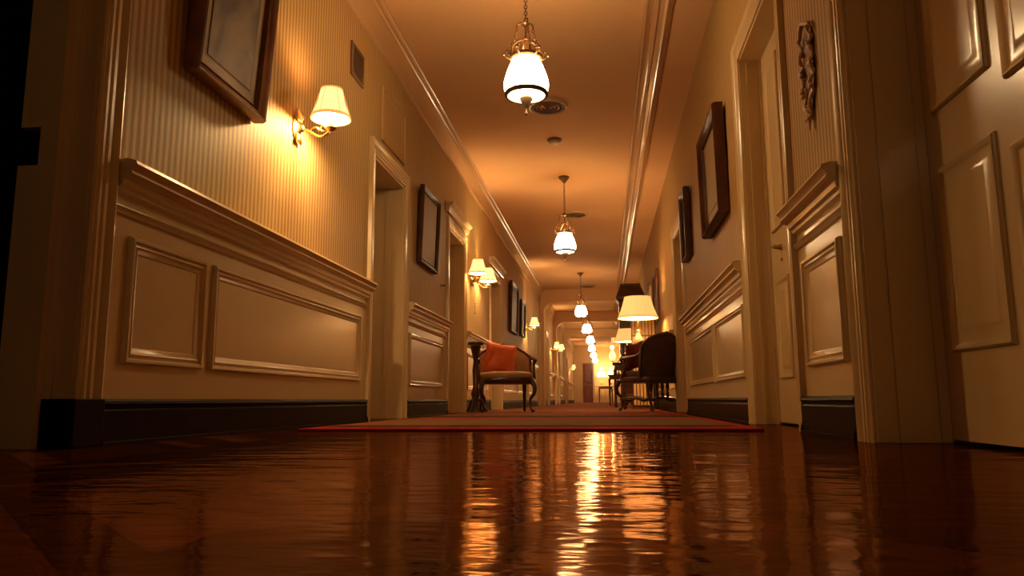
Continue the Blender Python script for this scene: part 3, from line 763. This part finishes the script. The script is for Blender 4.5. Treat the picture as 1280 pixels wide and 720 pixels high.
mb.build('feet', M['dark_wood'], root, smooth=True)

root.scale = (1, 1, 1.14)
# slatted screen behind the lamp
root = tag(empty('slatted_screen', (.60, 11.55, .012)), 'upright gold and brown slatted screen below the larger lampshade', 'screen')
mb = MB()
for k in range(7): mb.box(-.15 + k * .05 - .018, -.15 + k * .05 + .018, -.010, -.002, .05, 1.44)
mb.build('slats', M['slats'], root)
MB().box(-.166, .166, 0, .008, .05, 1.44).build('backing_board', M['dark_wood'], root)
mb = MB(); mb.box(-.185, -.167, -.015, .015, 0, 1.48); mb.box(.167, .185, -.015, .015, 0, 1.48); mb.box(-.167, .167, -.015, .015, 1.44, 1.48); mb.box(-.167, .167, -.015, -.0085, 1.08, 1.10); mb.box(-.167, .167, -.015, .015, .02, .05)
mb.build('screen_frame', M['dark_wood'], root)

# far candle lamp table
t3 = copy_tree(t1); t3.location = (.34, 19.3, .012); tag(t3, 'dark side table farthest down the right side, under the candle lamps')
def make_candelabra():
    root = empty('candle_lamp', (0, 0, 0))
    mb = MB(); mb.lathe([(.10, 0), (.11, .015), (.04, .04), (.02, .08), (.03, .14), (.015, .2), (.015, .34), (.03, .36), (.01, .38)], seg=20, caps=True)
    for s in (-1, 1):
        mb.tube([(0, 0, .30), (s * .07, 0, .26), (s * .13, 0, .28), (s * .15, 0, .34)], [.012, .010, .009, .010], 8)
        mb.lathe([(.008, .33), (.04, .35), (.045, .36)], (s * .15, 0, 0), 14)
    mb.build('candelabra_stem', M['brass'], root, smooth=True)
    for s in (-1, 1):
        MB().lathe([(.035, .36), (.07, .40), (.085, .47), (.07, .54), (.04, .59), (.036, .62)], (s * .15, 0, 0), 20).build('glass_shade', M['peach'], root, smooth=True)
        MB().ball((s * .15, 0, .69), .05, 12, 1.2).build('upper_globe', M['shade_in'], root, smooth=True)
    return root
cd = make_candelabra(); cd.location = (.36, 19.3, .772); tag(cd, 'twin candle lamp with peach glass shades left of the red cushion', 'candle lamp')
point((.36, 19.3, 1.75), 5, .05, WARM)

# end console with two bright lamps
t4 = copy_tree(t1); t4.location = (.05, 41.5, .0); t4.scale = (1.6, .8, 1.15); tag(t4, 'console table against the corridor end wall'); 
t4.name = 'console_table'
for x, lab in ((-.17, 'left of the two bright lamps at the corridor end'), (.36, 'right of the two bright lamps at the corridor end')):
    c = copy_tree(l1); c.location = (x, 41.4, .874); c.scale = (.9, .9, 1); tag(c, lab, group='bright lamps at the corridor end')
    for k in KIDS(c):
        if k.name.startswith('lamp_shade'):
            k.data = k.data.copy(); k.data.materials[0] = M['shade_in']
    point((x, 41.0, 1.9), 30, .05, GLOW)

# ------------------------------------------------------------------ chairs (local: faces -Y, origin on the floor)
def cabriole(mb, x, y, h, sx, sy):
    pts, rd = [], []
    for i in range(12):
        t = i / 11; z = h * (1 - t)
        o = .028 * math.sin(PI * min(1, t * 1.8)) - .018 * math.sin(PI * max(0, (t - .45) / .55)) + (.012 if t > .95 else 0)
        pts.append((x + sx * o, y + sy * o, z)); rd.append(.030 - .017 * min(1, t * 1.35) + (.008 if t > .93 else 0))
    mb.tube(pts, rd, 10)
def rounded(w, d, n=28, e=3.2, front=1.0):
    out = []
    for k in range(n):
        a = 2 * PI * k / n; c, s = math.cos(a), math.sin(a)
        out.append((w / 2 * abs(c) ** (2 / e) * (1 if c > 0 else -1), d / 2 * abs(s) ** (2 / e) * (1 if s > 0 else -1)))
    return out
def slab(mb, outline, zs, c=(0, 0)):
    """zs = list of (scale, z)"""
    mb.strip([[(c[0] + x * s, c[1] + y * s, z) for x, y in outline] for s, z in zs], closed=True, caps=True)
def make_armchair(wood, cloth, cushion, tall=0, stretcher=False, mirror=1, extra=False):
    root = empty('armchair', (0, 0, 0))
    W, D, SH = .62, .56, .40
    ol = rounded(W, D)
    mb = MB(); slab(mb, ol, [(.97, SH - .085), (1.0, SH - .075), (1.01, SH - .03), (.99, SH - .012), (.96, SH - .01)]); mb.build('seat_frame', wood, root, smooth=True)
    mb = MB(); slab(mb, ol, [(.93, SH - .012), (.96, SH + .005), (.95, SH + .03), (.88, SH + .05), (.6, SH + .062), (.2, SH + .065)]); mb.build('seat', cloth, root, smooth=True)
    for sx in (-1, 1):
        mb = MB(); cabriole(mb, sx * (W / 2 - .05), -(D / 2 - .06), SH - .05, sx, -1); mb.build('leg', wood, root, smooth=True)
        mb = MB(); mb.tube([(sx * (W / 2 - .07), D / 2 - .06, SH - .05), (sx * (W / 2 - .07), D / 2 - .05, .2), (sx * (W / 2 - .06), D / 2 + .02, 0)], [.026, .020, .016], 8); mb.build('leg', wood, root, smooth=True)
    # camel-hump back: frame curve and padded panel, wrapping slightly
    def back(u):  # u -1..1 -> x, y, ztop
        x = u * (W / 2 - .005); y = D / 2 - .02 - .10 * abs(u) ** 2.2
        if tall: return x, y, SH + .40 + .085 * max(0, math.cos(u * PI / 2)) ** 1.3 - .07 * abs(u) ** 8
        zt = SH + .21 + (.185) * max(0, math.cos(u * PI / 2 * .98)) ** .65
        return x, y, zt
    N = 29; us = [-1 + 2 * i / (N - 1) for i in range(N)]
    pts = []
    for u in us:
        x, y, zt = back(u); pts.append((x, y + .11 * (zt - SH), zt))
    fr = MB(); fr.tube([(pts[0][0], D / 2 - .12, SH - .02)] + pts + [(pts[-1][0], D / 2 - .12, SH - .02)], [.02] + [.017 + .006 * math.cos(u * PI / 2) for u in us] + [.02], 10)
    fr.ball((0, pts[N // 2][1], pts[N // 2][2] + .012), .028, 10, .7)
    fr.build('back_frame', wood, root, smooth=True)
    rows = []
    mb = MB(); K = 9
    for side_ in (0, 1):
        rows = []
        for i, u in enumerate(us):
            x, y, zt = back(u * .95); r = []
            for k in range(K):
                t = k / (K - 1); z = SH + .02 + (zt - .012 - SH - .02) * t
                puff = .035 * math.sin(PI * t) ** .5 * max(0, math.cos(u * PI / 2)) ** .5
                yy = y + .11 * (z - SH) + ((-.012 - puff) if side_ == 0 else (.012 + puff * .4)); r.append((x, yy, z))
            rows.append(r)
        mb.strip(rows)
    mb.build('backrest', cloth, root, smooth=True)
    # arms: sweep forward and scroll down to the seat rail
    for sx in (-1, 1):
        x0, y0, z0 = back(1.0)
        x0 *= sx; z0 = SH + .235
        ar = MB(); ar.tube([(x0, y0 + .02, z0 + .02), (x0 + sx * .01, .12, z0 - .01), (x0 + sx * .015, 0, z0 - .02), (x0 + sx * .012, -.10, z0 - .025), (x0 + sx * .005, -.145, z0 - .045), (x0, -.13, z0 - .07), (x0 - sx * .005, -.115, z0 - .055)], [.018, .019, .020, .022, .022, .018, .012], 8)
        ar.tube([(x0 + sx * .008, -.08, z0 - .03), (x0 + sx * .004, -.05, z0 - .10), (x0 - sx * .004, -.09, SH + .06), (x0 - sx * .008, -.13, SH - .02)], [.018, .014, .015, .022], 8)
        ar.build('armrest', wood, root, smooth=True)
    if stretcher:
        mb = MB(); a, b = W / 2 - .055, D / 2 - .06
        for sx in (-1, 1): mb.tube([(sx * a, -b, .13), (sx * (a - .03), 0, .15), (sx * a, b, .13)], [.014, .02, .014], 8)
        for sy in (-1, 1): mb.tube([(-a, sy * b, .13), (-a * .5, sy * b, .11), (0, sy * b, .15), (a * .5, sy * b, .11), (a, sy * b, .13)], [.014, .018, .022, .018, .014], 8)
        for sx in (-.33, 0, .33): mb.lathe([(.012, .13), (.02, .18), (.01, .22), (.022, .27), (.014, SH - .07)], (sx * a, b, 0), 8)
        mb.build('stretcher', wood, root, smooth=True)
    return root
def make_cushion(s=.36, name='throw_cushion', m='red_cushion'):
    n = 16; mb = MB()
    for sg in (1, -1):
        rows = []
        for i in range(n + 1):
            r = []
            for j in range(n + 1):
                u, v = 2 * i / n - 1, 2 * j / n - 1
                e = (1 - u * u) * (1 - v * v); pin = 1 - .10 * (1 - abs(u * v)) * (max(abs(u), abs(v))) ** 2
                th = .075 * e ** .55 - .012 * math.exp(-18 * (u * u + v * v))
                r.append((u * s / 2 * pin, sg * th, v * s / 2 * pin))
            rows.append(r)
        mb.strip(rows)
    return mb.build(name, M[m], smooth=True)
ch = make_armchair(M['dark_wood'], M['upholstery'], True)
ch.location = (-1.12, 8.55, .018); ch.rotation_euler.z = math.radians(14); ch.scale = (1.04, 1, .965)
tag(ch, 'open armchair with tan upholstery and carved hump back by the left wall', 'armchair', 'armchairs along the corridor')
cu = make_cushion(.365); cu.location = (-1.18, 8.57, .622); cu.rotation_euler = (math.radians(-16), math.radians(9), math.radians(16))
tag(cu, 'bright orange-red silk cushion propped on the tan armchair at left', 'cushion')

ch2 = make_armchair(M['dark_wood'], M['dark_upholstery'], True, tall=.14, stretcher=True)
ch2.location = (.52, 9.15, .018); ch2.rotation_euler.z = math.radians(222); ch2.scale = (1.0, 1.0, 1.0)
tag(ch2, 'dark brown armchair seen from behind by the right wall, with carved stretchers', 'armchair', 'armchairs along the corridor')
cu2 = make_cushion(.34, m='dark_red'); cu2.location = (.37, 9.27, .665); cu2.rotation_euler = (math.radians(-14), math.radians(14), math.radians(228))
tag(cu2, 'dark red cushion inside the dark armchair at right', 'cushion')

root = tag(empty('plant_stand', (-1.37, 8.00, .012)), 'slim dark carved wooden stand left of the tan armchair', 'stand')
MB().lathe([(.001, .72), (.085, .72), (.09, .735), (.085, .75), (.001, .752)], seg=24).build('stand_top', M['dark_wood'], root, smooth=True)
MB().lathe([(.045, .06), (.03, .12), (.05, .20), (.028, .28), (.036, .45), (.024, .55), (.045, .64), (.06, .715)], seg=16, caps=True).build('stand_column', M['dark_wood'], root, smooth=True)
for k in range(3):
    a = k * 2 * PI / 3 + .4; mb = MB(); c, s_ = math.cos(a), math.sin(a)
    mb.tube([(c * .03, s_ * .03, .14), (c * .07, s_ * .07, .12), (c * .10, s_ * .10, .05), (c * .13, s_ * .13, .016)], [.02, .018, .014, .014], 8)
    mb.build('foot', M['dark_wood'], root, smooth=True)

# ------------------------------------------------------------------ world, camera, view
w = bpy.data.worlds.new('world'); bpy.context.scene.world = w; w.use_nodes = True
w.node_tree.nodes['Background'].inputs[0].default_value = (.02, .012, .006, 1); w.node_tree.nodes['Background'].inputs[1].default_value = .2

cam = bpy.data.cameras.new('camera'); co = bpy.data.objects.new('camera', cam); col.objects.link(co)
cam.sensor_width = 36; cam.lens = 940 / 1280 * 36; cam.clip_start = .01
co.location = (0, 0, .14)
pt, yw, rl = .1485, .121, -.005
co.matrix_world = Matrix.Translation((0, 0, .14)) @ Matrix.Rotation(yw, 4, 'Z') @ Matrix.Rotation(PI / 2 + pt, 4, 'X') @ Matrix.Rotation(rl, 4, 'Z')
sc = bpy.context.scene; sc.camera = co
sc.view_settings.view_transform = 'Standard'; sc.view_settings.look = 'None'; sc.view_settings.gamma = 1
sc.view_settings.use_curve_mapping = False; sc.view_settings.exposure = .34
